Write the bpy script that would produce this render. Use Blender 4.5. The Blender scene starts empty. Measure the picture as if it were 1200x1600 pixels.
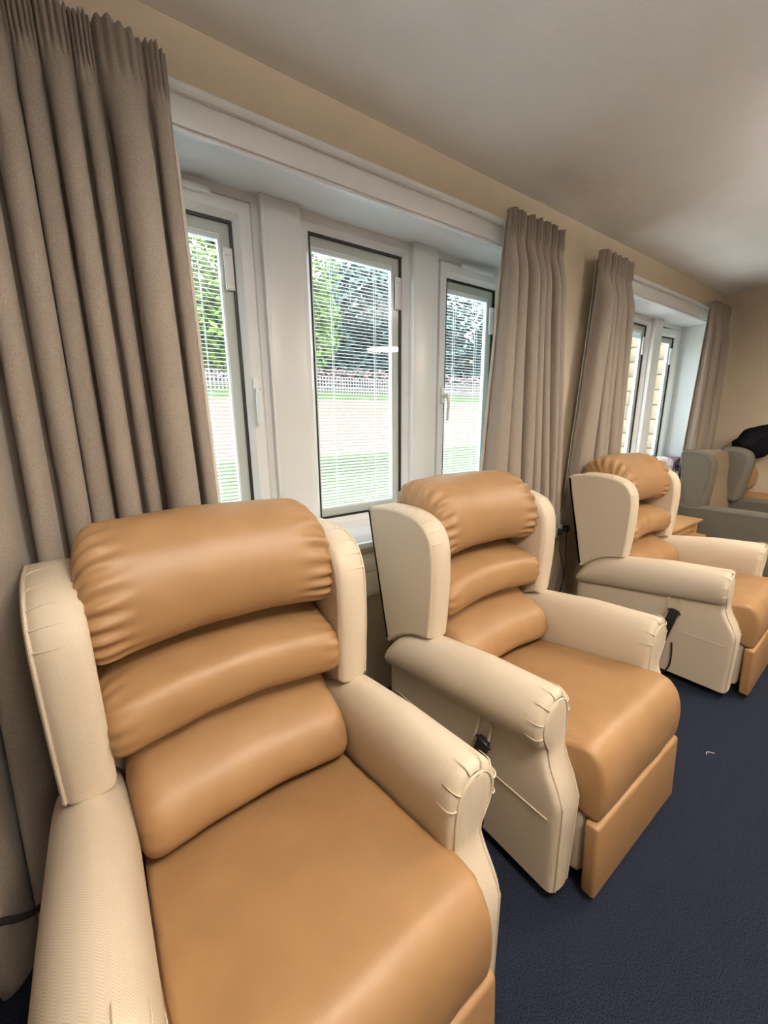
import bpy, bmesh, math, random
from mathutils import Vector, Matrix, noise
R = math.radians
random.seed(7)
scene = bpy.context.scene
col = scene.collection

# ------------------------------------------------------------------ camera
CAM_H = 1.38
cam_d = bpy.data.cameras.new('camera'); cam = bpy.data.objects.new('camera', cam_d); col.objects.link(cam)
cam_d.sensor_fit = 'HORIZONTAL'; cam_d.sensor_width = 36.0; cam_d.lens = 629.0 / 1200.0 * 36.0
cam_d.clip_start = 0.02; cam_d.clip_end = 300
right = Vector((0.812, -0.584, -0.008)).normalized()
fwd = Vector((0.567, 0.792, -0.227)); fwd = (fwd - right * fwd.dot(right)).normalized()
up = right.cross(fwd)
m3 = Matrix((right, up, -fwd)).transposed()
cam.matrix_world = Matrix.Translation((0, 0, CAM_H)) @ m3.to_4x4()
scene.camera = cam

# ------------------------------------------------------------------ world, sun, exposure
world = bpy.data.worlds.new('sky'); scene.world = world; world.use_nodes = True
wn = world.node_tree
wn.nodes['Background'].inputs['Color'].default_value = (0.82, 0.92, 1.0, 1)
wn.nodes['Background'].inputs['Strength'].default_value = 8.0
sun_d = bpy.data.lights.new('sun', 'SUN'); sun_d.energy = 11.0; sun_d.angle = R(6); sun_d.color = (1, .95, .86)
sun = bpy.data.objects.new('sun', sun_d); col.objects.link(sun)
sun.rotation_euler = (-Vector((-.55, -.25, .78))).to_track_quat('-Z', 'Y').to_euler()
vs = scene.view_settings
vs.view_transform = 'Standard'; vs.look = 'None'; vs.gamma = 1.0; vs.use_curve_mapping = False
vs.exposure = 0.08
LAMP_W = 28.0
LAMP_COL = (1.0, 0.85, 0.68)
ADDED_UP_COL = (1.0, 0.96, 0.91)  # tint of the uplights added to brighten the ceiling

# ------------------------------------------------------------------ materials
def nd(nt, t, **kw):
    n = nt.nodes.new(t)
    for k, v in kw.items(): setattr(n, k, v)
    return n
def base_mat(name, color, rough=.6, metal=0.0, spec=.5):
    m = bpy.data.materials.new(name); m.use_nodes = True
    b = m.node_tree.nodes['Principled BSDF']
    b.inputs['Base Color'].default_value = (*color, 1); b.inputs['Roughness'].default_value = rough
    b.inputs['Metallic'].default_value = metal; b.inputs['Specular IOR Level'].default_value = spec
    return m, m.node_tree, b
def noisy(name, c1, c2, scale, rough=.6, bump=0.0, bscale=None, spec=.5, detail=4, dist=.002, coord='Object', sheen=0.0):
    m, nt, b = base_mat(name, c1, rough, 0, spec)
    tc = nd(nt, 'ShaderNodeTexCoord')
    nz = nd(nt, 'ShaderNodeTexNoise'); nz.inputs['Scale'].default_value = scale; nz.inputs['Detail'].default_value = detail
    nt.links.new(tc.outputs[coord], nz.inputs['Vector'])
    cr = nd(nt, 'ShaderNodeValToRGB')
    cr.color_ramp.elements[0].position = .35; cr.color_ramp.elements[1].position = .65
    cr.color_ramp.elements[0].color = (*c1, 1); cr.color_ramp.elements[1].color = (*c2, 1)
    nt.links.new(nz.outputs['Fac'], cr.inputs['Fac']); nt.links.new(cr.outputs['Color'], b.inputs['Base Color'])
    if bump:
        n2 = nd(nt, 'ShaderNodeTexNoise'); n2.inputs['Scale'].default_value = bscale or scale; n2.inputs['Detail'].default_value = 3
        nt.links.new(tc.outputs[coord], n2.inputs['Vector'])
        bp = nd(nt, 'ShaderNodeBump'); bp.inputs['Strength'].default_value = bump; bp.inputs['Distance'].default_value = dist
        nt.links.new(n2.outputs['Fac'], bp.inputs['Height']); nt.links.new(bp.outputs['Normal'], b.inputs['Normal'])
    if sheen: b.inputs['Sheen Weight'].default_value = sheen
    return m
def mth(nt, op, a, b=None):
    n = nd(nt, 'ShaderNodeMath', operation=op)
    for i, v in enumerate((a, b)):
        if v is None: continue
        if isinstance(v, (int, float)): n.inputs[i].default_value = v
        else: nt.links.new(v, n.inputs[i])
    return n.outputs[0]
def herringbone(name, c1, c2, rough=.5):
    m, nt, b = base_mat(name, c1, rough, 0, .4)
    uv = nd(nt, 'ShaderNodeUVMap', uv_map='UVMap')
    sp = nd(nt, 'ShaderNodeSeparateXYZ'); nt.links.new(uv.outputs[0], sp.inputs[0])
    tri = mth(nt, 'PINGPONG', sp.outputs[0], .009)
    v = mth(nt, 'ADD', sp.outputs[1], tri)
    s = mth(nt, 'SINE', mth(nt, 'MULTIPLY', v, 2 * math.pi / .0048))
    f = mth(nt, 'MULTIPLY_ADD', s, .5); f.node.inputs[2].default_value = .5
    mx = nd(nt, 'ShaderNodeMix', data_type='RGBA')
    nt.links.new(f, mx.inputs['Factor']); mx.inputs['A'].default_value = (*c1, 1); mx.inputs['B'].default_value = (*c2, 1)
    nt.links.new(mx.outputs['Result'], b.inputs['Base Color'])
    bp = nd(nt, 'ShaderNodeBump'); bp.inputs['Strength'].default_value = .25; bp.inputs['Distance'].default_value = .0008
    nt.links.new(f, bp.inputs['Height']); nt.links.new(bp.outputs['Normal'], b.inputs['Normal'])
    return m
M = {}
M['cream'] = herringbone('cream herringbone vinyl', (.555, .462, .345), (.675, .582, .455))
M['tan'] = noisy('tan leather', (.308, .172, .074), (.345, .195, .086), 9, .47, .12, 420, .45, dist=.001)
M['wall'] = noisy('magnolia wall paint', (.60, .50, .375), (.62, .52, .39), 6, .85, .12, 240, .2)
M['wall_far'] = M['wall']
M['ceiling'] = noisy('ceiling paint', (.80, .79, .77), (.83, .82, .80), 4, .9, .35, 150, .15, dist=.004)
M['carpet'] = noisy('navy carpet', (.006, .009, .019), (.031, .037, .060), 300, .95, .8, 320, .1, detail=6, dist=.006)
M['white'] = base_mat('white upvc', (.79, .80, .80), .28)[0]
M['white_gloss'] = base_mat('glossy white lining', (.82, .84, .85), .10)[0]
M['grey_border'] = base_mat('grey glazing border', (.58, .60, .58), .4)[0]
M['gasket'] = base_mat('black gasket', (.01, .01, .01), .5)[0]
M['slat'] = base_mat('white blind slat', (.86, .90, .92), .4)[0]
M['black'] = base_mat('black plastic', (.012, .012, .013), .4)[0]
M['black_cloth'] = noisy('black cloth', (.004, .004, .005), (.009, .009, .011), 60, .95, .5, 90, .1)
M['curtain'] = noisy('taupe woven curtain', (.255, .208, .170), (.335, .280, .232), 330, .9, .35, 480, .15, detail=3, sheen=.15)
M['lining'] = base_mat('cream curtain lining', (.72, .68, .60), .85)[0]
M['trunking'] = base_mat('cream trunking', (.70, .64, .53), .45)[0]
M['socket'] = base_mat('white socket', (.72, .68, .62), .35)[0]
M['grey_fabric'] = noisy('grey upholstery', (.120, .108, .085), (.155, .14, .11), 300, .9, .3, 400, .15)
M['warm_lit_fabric'] = noisy('warm lit grey upholstery', (.22, .165, .115), (.26, .20, .14), 300, .9, .3, 400, .15)  # the grey upholstery with warm room light put into its colour
M['wood'] = None
M['mauve'] = noisy('mauve cloth', (.20, .10, .15), (.25, .13, .19), 60, .9, .3, 200)
def wood():
    m, nt, b = base_mat('oak wood', (.45, .27, .12), .45)
    tc = nd(nt, 'ShaderNodeTexCoord'); mp = nd(nt, 'ShaderNodeMapping'); mp.inputs['Scale'].default_value = (2, 26, 26)
    nt.links.new(tc.outputs['Object'], mp.inputs['Vector'])
    nz = nd(nt, 'ShaderNodeTexNoise'); nz.inputs['Scale'].default_value = 3; nz.inputs['Detail'].default_value = 5
    nt.links.new(mp.outputs[0], nz.inputs['Vector'])
    cr = nd(nt, 'ShaderNodeValToRGB')
    cr.color_ramp.elements[0].color = (.40, .22, .085, 1); cr.color_ramp.elements[1].color = (.55, .34, .15, 1)
    nt.links.new(nz.outputs['Fac'], cr.inputs['Fac']); nt.links.new(cr.outputs['Color'], b.inputs['Base Color'])
    return m
M['wood'] = wood()
def leafprint():
    m, nt, b = base_mat('white leaf print cloth', (.8, .78, .76), .9)
    tc = nd(nt, 'ShaderNodeTexCoord')
    vo = nd(nt, 'ShaderNodeTexVoronoi'); vo.inputs['Scale'].default_value = 22
    nt.links.new(tc.outputs['Object'], vo.inputs['Vector'])
    cr = nd(nt, 'ShaderNodeValToRGB'); cr.color_ramp.interpolation = 'CONSTANT'
    cr.color_ramp.elements[0].color = (.42, .30, .38, 1); cr.color_ramp.elements[1].color = (.80, .78, .77, 1)
    cr.color_ramp.elements[1].position = .30
    nt.links.new(vo.outputs['Distance'], cr.inputs['Fac']); nt.links.new(cr.outputs['Color'], b.inputs['Base Color'])
    return m
M['leafprint'] = leafprint()
def glass_mat():
    m = bpy.data.materials.new('clear glass'); m.use_nodes = True; nt = m.node_tree; nt.nodes.clear()
    out = nd(nt, 'ShaderNodeOutputMaterial'); mix = nd(nt, 'ShaderNodeMixShader')
    tr = nd(nt, 'ShaderNodeBsdfTransparent'); gl = nd(nt, 'ShaderNodeBsdfGlossy'); lw = nd(nt, 'ShaderNodeLayerWeight')
    tr.inputs[0].default_value = (.985, .995, .99, 1); gl.inputs['Roughness'].default_value = .02
    p5 = mth(nt, 'POWER', lw.outputs['Facing'], 5.0); fac = mth(nt, 'MULTIPLY_ADD', p5, .5); fac.node.inputs[2].default_value = .02
    nt.links.new(fac, mix.inputs[0]); nt.links.new(tr.outputs[0], mix.inputs[1]); nt.links.new(gl.outputs[0], mix.inputs[2])
    nt.links.new(mix.outputs[0], out.inputs[0])
    return m
M['glass'] = glass_mat()
M['stone'] = noisy('sandstone block', (.125, .102, .066), (.160, .133, .09), 5, .9, .5, 30, .2, dist=.01)
M['mortar'] = base_mat('mortar', (.075, .062, .045), .95)[0]
M['lawn'] = noisy('lawn', (.040, .066, .025), (.06, .09, .035), 3, .95, .4, 60, .1)
M['gravel'] = noisy('pale gravel drive', (.090, .075, .063), (.115, .098, .083), 5, .95, .3, 60, .1)
M['bark'] = noisy('bark', (.07, .055, .045), (.12, .095, .075), 14, .95, .6, 20, .1)
M['leaf_light'] = noisy('light green leaves', (.065, .12, .02), (.13, .19, .042), 2.5, .7, spec=.3)
M['leaf_dark'] = noisy('blue green leaves', (.028, .052, .048), (.05, .085, .08), 1.2, .7, spec=.3)
M['leaf_pink'] = noisy('pink hedge leaves', (.11, .07, .072), (.16, .115, .11), 1.5, .8, spec=.3)
M['fence'] = noisy('weathered fence wood', (.16, .14, .15), (.22, .20, .20), 8, .9)
M['bounce_ground'] = noisy('pale paving', (.68, .67, .64), (.76, .75, .72), 5, .9, .3, 60, .1)  # pale reflector ground, added out of view to bounce daylight
M['roof'] = noisy('slate roof', (.50, .50, .52), (.58, .58, .60), 6, .8)
M['render'] = base_mat('pale house render', (.62, .58, .52), .9)[0]

# ------------------------------------------------------------------ mesh helpers
def tag(o, label=None, cat=None, group=None, kind=None):
    if label: o['label'] = label
    if cat: o['category'] = cat
    if group: o['group'] = group
    if kind: o['kind'] = kind
    return o
def empty(name, loc=(0, 0, 0), rz=0.0, parent=None):
    o = bpy.data.objects.new(name, None); col.objects.link(o); o.location = loc; o.rotation_euler = (0, 0, rz)
    o.empty_display_size = .05
    if parent: o.parent = parent
    return o
def obj(name, me, mat, parent=None, loc=None):
    o = bpy.data.objects.new(name, me); col.objects.link(o)
    if mat and not me.materials: me.materials.append(M[mat] if isinstance(mat, str) else mat)
    if parent: o.parent = parent
    if loc: o.location = loc
    return o
def finish(name, bm, smooth=True, uv=True, angle=35):
    bmesh.ops.recalc_face_normals(bm, faces=bm.faces)
    me = bpy.data.meshes.new(name)
    if uv and not bm.loops.layers.uv:
        L = bm.loops.layers.uv.new('UVMap')
        for f in bm.faces:
            n = f.normal; a = max(range(3), key=lambda i: abs(n[i]))
            for l in f.loops:
                c = l.vert.co
                l[L].uv = ((c.y, c.z), (c.x, c.z), (c.x, c.y))[a]
    if smooth:
        for f in bm.faces: f.smooth = True
        for e in bm.edges:
            if len(e.link_faces) == 2 and e.calc_face_angle(0) > R(angle): e.smooth = False
    bm.to_mesh(me); bm.free(); return me
def add_box(bm, lo, hi, bevel=0.0, seg=2, mat=None):
    r = bmesh.ops.create_cube(bm, size=1.0)
    vs_ = r['verts']
    for v in vs_:
        v.co = Vector([lo[i] + (v.co[i] + .5) * (hi[i] - lo[i]) for i in range(3)])
        if mat is not None: v.co = mat @ v.co
    if bevel:
        ed = list({e for v in vs_ for e in v.link_edges})
        bmesh.ops.bevel(bm, geom=ed, offset=bevel, segments=seg, profile=.5, affect='EDGES')
def boxm(name, lo, hi, mat, parent=None, bevel=0.0, seg=2):
    bm = bmesh.new(); add_box(bm, lo, hi, bevel, seg)
    return obj(name, finish(name, bm, smooth=bevel > 0), mat, parent)
def boxes(name, lst, mat, parent=None, bevel=0.0):
    bm = bmesh.new()
    for lo, hi in lst: add_box(bm, lo, hi, bevel)
    return obj(name, finish(name, bm, smooth=bevel > 0), mat, parent)
def grid_mesh(name, rows, closed_u=False, cap=False,  uvscale=True, smooth=True, angle=40, fan=False):
    """rows: list of rings (lists of Vectors); UV = arc lengths"""
    bm = bmesh.new(); L = bm.loops.layers.uv.new('UVMap')
    vv = [[bm.verts.new(p) for p in r] for r in rows]
    n = len(rows[0]); mid = rows[len(rows) // 2]
    ua = [0.0]
    for i in range(n): ua.append(ua[-1] + (Vector(mid[(i + 1) % n]) - Vector(mid[i])).length)
    va = [0.0]; k = n // 3
    for j in range(len(rows) - 1): va.append(va[-1] + (Vector(rows[j + 1][k]) - Vector(rows[j][k])).length)
    for j in range(len(rows) - 1):
        for i in range(n if closed_u else n - 1):
            i2 = (i + 1) % n
            q = [vv[j][i], vv[j][i2], vv[j + 1][i2], vv[j + 1][i]]
            try: f = bm.faces.new(q)
            except ValueError: continue
            for l, (a, b) in zip(f.loops, ((ua[i], va[j]), (ua[i + 1], va[j]), (ua[i + 1], va[j + 1]), (ua[i], va[j + 1]))):
                l[L].uv = (a, b)
    if cap:
        for r in ((vv[-1],) if cap == 'end' else (vv[0], vv[-1])):
            if fan:
                c = bm.verts.new(sum((v.co for v in r), Vector()) / len(r))
                for i in range(len(r)): bm.faces.new((r[i], r[(i + 1) % len(r)], c))
            else:
                try:
                    cf = bm.faces.new(r)
                    for e in cf.edges: e.smooth = False
                except ValueError: pass
    return finish(name, bm, smooth, False, angle)
def catmull(pts, sub, closed=False):
    out = []; n = len(pts); P = [Vector(p) for p in pts]
    rng = range(n) if closed else range(n - 1)
    for i in rng:
        if closed: a, b, c, d = P[(i - 1) % n], P[i], P[(i + 1) % n], P[(i + 2) % n]
        else: a, b, c, d = P[max(i - 1, 0)], P[i], P[i + 1], P[min(i + 2, n - 1)]
        for k in range(sub):
            t = k / sub
            out.append(.5 * ((2 * b) + (c - a) * t + (2 * a - 5 * b + 4 * c - d) * t * t + (-a + 3 * b - 3 * c + d) * t ** 3))
    if not closed: out.append(P[-1])
    return out
def tube_rings(pts, r, n=8):
    P = [Vector(p) for p in pts]; rings = []; prev = None
    for i, p in enumerate(P):
        t = (P[min(i + 1, len(P) - 1)] - P[max(i - 1, 0)]).normalized()
        if prev is None:
            a = Vector((0, 0, 1)) if abs(t.z) < .9 else Vector((1, 0, 0)); x = t.cross(a).normalized()
        else: x = (prev - t * prev.dot(t)).normalized()
        prev = x; y = t.cross(x)
        rr = r(i / (len(P) - 1)) if callable(r) else r
        rings.append([p + (x * math.cos(2 * math.pi * k / n) + y * math.sin(2 * math.pi * k / n)) * rr for k in range(n)])
    return rings
def add_rings(bm, rings):
    vv = [[bm.verts.new(p) for p in r] for r in rings]; n = len(rings[0])
    for j in range(len(rings) - 1):
        for i in range(n): bm.faces.new((vv[j][i], vv[j][(i + 1) % n], vv[j + 1][(i + 1) % n], vv[j + 1][i]))
    bm.faces.new(vv[0]); bm.faces.new(vv[-1])
def tubes(name, paths, r, mat, parent=None, n=8):
    bm = bmesh.new()
    for p in paths: add_rings(bm, tube_rings(p, r, n))
    return obj(name, finish(name, bm), mat, parent)
def lerp(a, b, t): return a + (b - a) * t
def interp(tab, x):
    if x <= tab[0][0]: return tab[0][1]
    for (x0, y0), (x1, y1) in zip(tab, tab[1:]):
        if x <= x1: return lerp(y0, y1, (x - x0) / (x1 - x0))
    return tab[-1][1]
def sstep(a, b, x):
    t = max(0, min(1, (x - a) / (b - a))); return t * t * (3 - 2 * t)
def copy_tree(o, parent=None):
    c = o.copy(); col.objects.link(c); c.parent = parent
    for ch in list(o.children): copy_tree(ch, c)
    return c

# ------------------------------------------------------------------ room shell
YW = 1.5          # face of the window wall
XF = 5.06         # far wall
ZC = 2.485        # ceiling
X0, Y0 = -2.2, -3.6
A0, A1 = 0.0, 2.20     # window opening one
B0, B1 = 3.0, 4.86     # window opening two
ZS, ZH = 0.80, 2.225   # opening bottom, head
YF = 1.735             # window frame face
def struct(o): o['kind'] = 'structure'; return o
struct(boxm('floor', (X0 - .2, Y0 - .2, -.1), (XF + .2, YW + .3, 0), 'carpet'))
struct(boxm('ceiling', (X0 - .2, Y0 - .2, ZC), (XF + .3, YW + .4, ZC + .2), 'ceiling'))
struct(boxm('wall_right', (XF, Y0 - .2, 0), (XF + .2, YW, ZC), 'wall'))
struct(boxm('wall_left', (X0 - .2, Y0 - .2, 0), (X0, YW, ZC), 'wall'))
struct(boxm('wall_front', (X0, Y0 - .2, 0), (XF, Y0, ZC), 'wall'))
T = YW + .325
struct(boxes('wall_back', [((X0 - .2, YW, 0), (XF + .2, T, ZS)), ((X0 - .2, YW, ZH), (XF + .2, T, ZC)),
    ((X0 - .2, YW, ZS), (A0, T, ZH)), ((A1, YW, ZS), (B0, T, ZH)), ((B1, YW, ZS), (XF + .2, T, ZH))], 'wall'))
# dado trunking
prof = [(1.5, .765), (1.478, .765), (1.462, .757), (1.452, .735), (1.449, .700), (1.452, .692), (1.449, .684), (1.449, .610), (1.446, .592), (1.452, .576), (1.468, .570), (1.5, .570)]
tr = obj('trim_1', grid_mesh('trim_1', [[Vector((x, y, z)) for y, z in prof] for x in (X0, XF)], True, True, angle=30), 'trunking'); struct(tr)
sm = [[Vector((x, y - .002, z)) for y, z in prof[1:-1]] for x in (.985, 1.03)]
obj('joint_cover', grid_mesh('joint_cover', sm, False, False, angle=30), 'trunking', tr)

# ------------------------------------------------------------------ windows
def frame_ring(bm, x0, x1, z0, z1, w, ya, yb, bevel=0.0, wl=None):
    """four mitred bars in the XZ plane: outer rect, bar width w, from y=ya to y=yb"""
    o = [(x0, z0), (x1, z0), (x1, z1), (x0, z1)]; wl = w if wl is None else wl; i = [(x0 + wl, z0 + w), (x1 - w, z0 + w), (x1 - w, z1 - w), (x0 + wl, z1 - w)]
    c = bevel
    rings = []
    for k in range(4):
        ox, oz = o[k]; ix, iz = i[k]; sx = 1 if ix > ox else -1; sz = 1 if iz > oz else -1
        rings.append([(ox, yb, oz), (ox, ya, oz), (ix - sx * c, ya, iz - sz * c), (ix, ya + c, iz), (ix, yb, iz)])
    vv = [[bm.verts.new(p) for p in r] for r in rings]
    for k in range(4):
        a, b = vv[k], vv[(k + 1) % 4]
        for j in range(5): bm.faces.new((a[j], a[(j + 1) % 5], b[(j + 1) % 5], b[j]))
def ring(name, x0, x1, z0, z1, w, ya, yb, mat, parent, bevel=0.0, wl=None):
    bm = bmesh.new(); frame_ring(bm, x0, x1, z0, z1, w, ya, yb, bevel, wl)
    return obj(name, finish(name, bm, smooth=False), mat, parent)
def blind_ctrl(parent, x, z, yf):
    r = boxm('blind_slider', (x - .017, yf - .012, z - .075), (x + .017, yf, z + .075), 'white', parent, .004)
    boxm('slider_grip', (x - .012, yf - .017, z - .070), (x + .012, yf - .010, z - .048), 'white', r, .003)
    boxm('slider_grip', (x - .012, yf - .017, z + .048), (x + .012, yf - .010, z + .070), 'white', r, .003)
def handle(parent, x, z, yf, s):
    bm = bmesh.new(); add_box(bm, (x - .013, yf - .012, z - .045), (x + .013, yf, z + .045), .005)
    add_rings(bm, tube_rings([(x, yf - .008, z), (x, yf - .035, z)], .011, 10))
    p = catmull([(x, yf - .035, z + .008), (x + s * .006, yf - .042, z - .012), (x + s * .010, yf - .045, z - .05), (x + s * .010, yf - .043, z - .09), (x + s * .009, yf - .040, z - .135)], 4)
    add_rings(bm, tube_rings(p, lambda t: .0105 - .004 * t, 8))
    h = obj('window_handle', finish('window_handle', bm), 'white', parent)
    bm = bmesh.new(); add_rings(bm, tube_rings([(x, yf - .0455, z), (x, yf - .047, z)], .004, 8))
    obj('key_hole', finish('key_hole', bm), 'black', h)
def glazing(parent, x0, x1, z0, z1, yf):
    """black gasket, grey border, spacer and two panes inside the rectangle; returns the blind area"""
    q = .026
    ring('gasket', x0, x1, z0, z1, .011, yf + q, yf + q + .008, 'gasket', parent)
    ring('glazing_border', x0 + .007, x1 - .007, z0 + .007, z1 - .007, .040, yf + q + .010, yf + q + .022, 'grey_border', parent, wl=.008)
    ring('spacer_bar', x0 + .015, x1 - .047, z0 + .047, z1 - .047, .008, yf + q + .012, yf + q + .034, 'slat', parent)
    boxm('pane', (x0 + .004, yf + q + .004, z0 + .004), (x1 - .004, yf + q + .007, z1 - .004), 'glass', parent)
    boxm('pane', (x0 + .004, yf + q + .036, z0 + .004), (x1 - .004, yf + q + .039, z1 - .004), 'glass', parent)
    return x0 + .023, x1 - .055, z0 + .055, z1 - .055
def fixed_light(parent, x0, x1, z0, z1):
    ring('fixed_frame', x0, x1, z0, z1, .060, YF, YF + .070, 'white', parent, .022)
    return glazing(parent, x0 + .060, x1 - .060, z0 + .060, z1 - .060, YF)
def casement(parent, x0, x1, z0, z1, hand, vent=True, open_deg=0.0, hinge=None):
    ring('outer_frame', x0, x1, z0, z1, .038, YF, YF + .070, 'white', parent, .008)
    sh = empty('sash', parent=parent)
    a0, a1, b0, b1 = x0 + .041, x1 - .041, z0 + .041, z1 - .041
    ring('sash_rail', a0, a1, b0, b1, .064, YF - .012, YF + .056, 'white', sh, .022)
    ring('shadow_gap', x0 + .0375, x1 - .0375, z0 + .0375, z1 - .0375, .0045, YF + .006, YF + .02, 'gasket', parent)
    r = glazing(sh, a0 + .064, a1 - .064, b0 + .064, b1 - .064, YF - .012)
    blind_ctrl(sh, a1 - .064 - .024, b1 - .064 - .17, YF + .020)
    if hand: handle(sh, (a0 + .028) if hand < 0 else (a1 - .028), 1.50, YF - .012, hand * -1 if hand < 0 else -1)
    if vent:
        xm = (x0 + x1) / 2
        v = boxm('trickle_vent', (xm - .13, YF - .030, z1 - .052), (xm + .13, YF - .010, z1 - .030), 'white', sh, .006)
    if open_deg:
        hx = a1
        mt = Matrix.Translation((hx, YF + .03, 0)) @ Matrix.Rotation(R(open_deg), 4, 'Z') @ Matrix.Translation((-hx, -(YF + .03), 0))
        sh.matrix_local = mt
    return r
SL_PITCH = .0155
def venetian(name_label, x0, x1, z0, z1, yc, count=None, tilt=12, stack=False):
    root = empty('venetian_blind', ((x0 + x1) / 2, yc, z0))
    tag(root, name_label, 'blind', 'slim blinds sealed in the windows')
    w = x1 - x0; hgt = z1 - z0
    boxm('head_rail', (-w / 2, -.007, hgt - .012), (w / 2, .007, hgt), 'slat', root)
    bm = bmesh.new(); hw = .0103; t = R(tilt)
    rows = []
    for k in range(5):
        q = -1 + k / 2; yy = q * hw; zz = .0014 * (1 - q * q)
        rows.append((yy * math.cos(t) - zz * math.sin(t), yy * math.sin(t) + zz * math.cos(t)))
    top = [[bm.verts.new((x, y, z + .0003)) for y, z in rows] for x in (-w / 2 + .002, w / 2 - .002)]
    bot = [[bm.verts.new((x, y, z - .0003)) for y, z in rows] for x in (-w / 2 + .002, w / 2 - .002)]
    for k in range(4):
        bm.faces.new((top[0][k], top[1][k], top[1][k + 1], top[0][k + 1])); bm.faces.new((bot[0][k], bot[0][k + 1], bot[1][k + 1], bot[1][k]))
    bm.faces.new((top[0][0], bot[0][0], bot[1][0], top[1][0])); bm.faces.new((top[0][4], top[1][4], bot[1][4], bot[0][4]))
    me = finish('slat', bm, angle=60)
    pitch = .004 if stack else SL_PITCH
    n = count or int((hgt - .02) / pitch)
    for k in range(n): obj('slat', me, 'slat', root, (0, 0, hgt - .018 - k * pitch))
    zb = hgt - .018 - n * pitch
    boxm('bottom_rail', (-w / 2 + .002, -.006, zb - .004), (w / 2 - .002, .006, zb + .003), 'slat', root)
    for f in (-.28, .28):
        tubes('ladder_cord', [[(f * w, -.0075, hgt - .01), (f * w, -.0075, zb)], [(f * w, .0075, hgt - .01), (f * w, .0075, zb)]], .0011, 'slat', root, 5)
    return root
def pillar(parent, x0, x1):
    bm = bmesh.new(); add_box(bm, (x0, 1.703, ZS + .03), (x1, T - .01, ZH - .006), .003, 2)
    p = obj('mullion_cover', finish('mullion_cover', bm), 'white', parent)
    boxm('edge_bead', (x0 - .013, 1.7035, ZS + .03), (x0 + .001, 1.76, ZH - .006), 'white', p, .0015)
    return p
def linings(w, x0, x1):
    boxm('soffit_lining', (x0, YW + .002, ZH - .006), (x1, T, ZH), 'white_gloss', w)
    boxm('reveal_lining', (x0, YW + .002, ZS + .03), (x0 + .006, T, ZH - .006), 'white_gloss', w)
    boxm('reveal_lining', (x1 - .006, YW + .002, ZS + .03), (x1, T, ZH - .006), 'white_gloss', w)
    boxm('edge_trim', (x0 - .01, YW - .006, ZH - .016), (x1 + .01, YW + .012, ZH - .003), 'white_gloss', w, .002)
    boxm('window_sill', (x0 - .05, YW - .035, ZS + .002), (x1 + .05, YW + .003, ZS + .03), 'white_gloss', w, .006)
    boxm('sill_board', (x0 + .001, YW + .001, ZS + .002), (x1 - .001, T, ZS + .0299), 'white_gloss', w)
z0w, z1w = ZS + .03, ZH - .006
w1 = struct(empty('window_1', (0, 0, 0)))
linings(w1, A0, A1)
rA = casement(w1, .03, .655, z0w, z1w, +1)
rB = fixed_light(w1, .812, 1.440, z0w, z1w)
rC = casement(w1, 1.572, 2.185, z0w, z1w, -1)
blind_ctrl(w1, 1.440 - .060 - .020, z1w - .060 - .17, YF + .032)
pillar(w1, .663, .815); pillar(w1, 1.428, 1.580)
venetian('white slatted blind in the left opening window half behind the long curtain', rA[0], rA[1], rA[2], rA[3], YF - .012 + .049)
venetian('white slatted blind in the wide fixed centre window pane', rB[0], rB[1], rB[2], rB[3], YF + .049)
venetian('white slatted blind in the opening window beside the gathered short curtain', rC[0], rC[1], rC[2], rC[3], YF - .012 + .049)
w2 = struct(empty('window_2', (0, 0, 0)))
linings(w2, B0, B1)
rD = casement(w2, 3.02, 3.47, z0w, z1w, 0, vent=False)
rE = fixed_light(w2, 3.62, 4.20, z0w, z1w)
rF = casement(w2, 4.33, 4.845, z0w, z1w, 0, vent=False, open_deg=-5)
blind_ctrl(w2, 4.20 - .060 - .020, z1w - .060 - .17, YF + .032)
pillar(w2, 3.475, 3.625); pillar(w2, 4.195, 4.335)
venetian('white blind drawn up to the top of the far fixed window pane', rE[0], rE[1], rE[2], rE[3], YF + .049, count=9, tilt=5, stack=True)

# curtain tracks
def track(x0, x1, label):
    t = empty('curtain_track', ((x0 + x1) / 2, YW, ZH)); w = (x1 - x0) / 2
    tag(t, label, 'curtain track')
    boxm('fascia_board', (-w, -.014, -.0029), (w, -.0005, .078), 'white', t, .002)
    prof = [(-.001, .072), (-.030, .072), (-.036, .078), (-.036, .092), (-.030, .098), (-.001, .098)]
    obj('rail', grid_mesh('rail', [[Vector((x, y, z)) for y, z in prof] for x in (-w, w)], True, True, angle=30), 'white', t)
    for f in (-.12, .28):
        bm = bmesh.new(); add_rings(bm, tube_rings([(f * w * 2, -.030, .066), (f * w * 2, -.024, .073)], .004, 8))
        obj('glider', finish('glider', bm), 'grey_border', t)
track(-.95, 2.26, 'long white curtain track above the three-light window')
track(2.78, XF - .02, 'short white curtain track above the far window')

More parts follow.
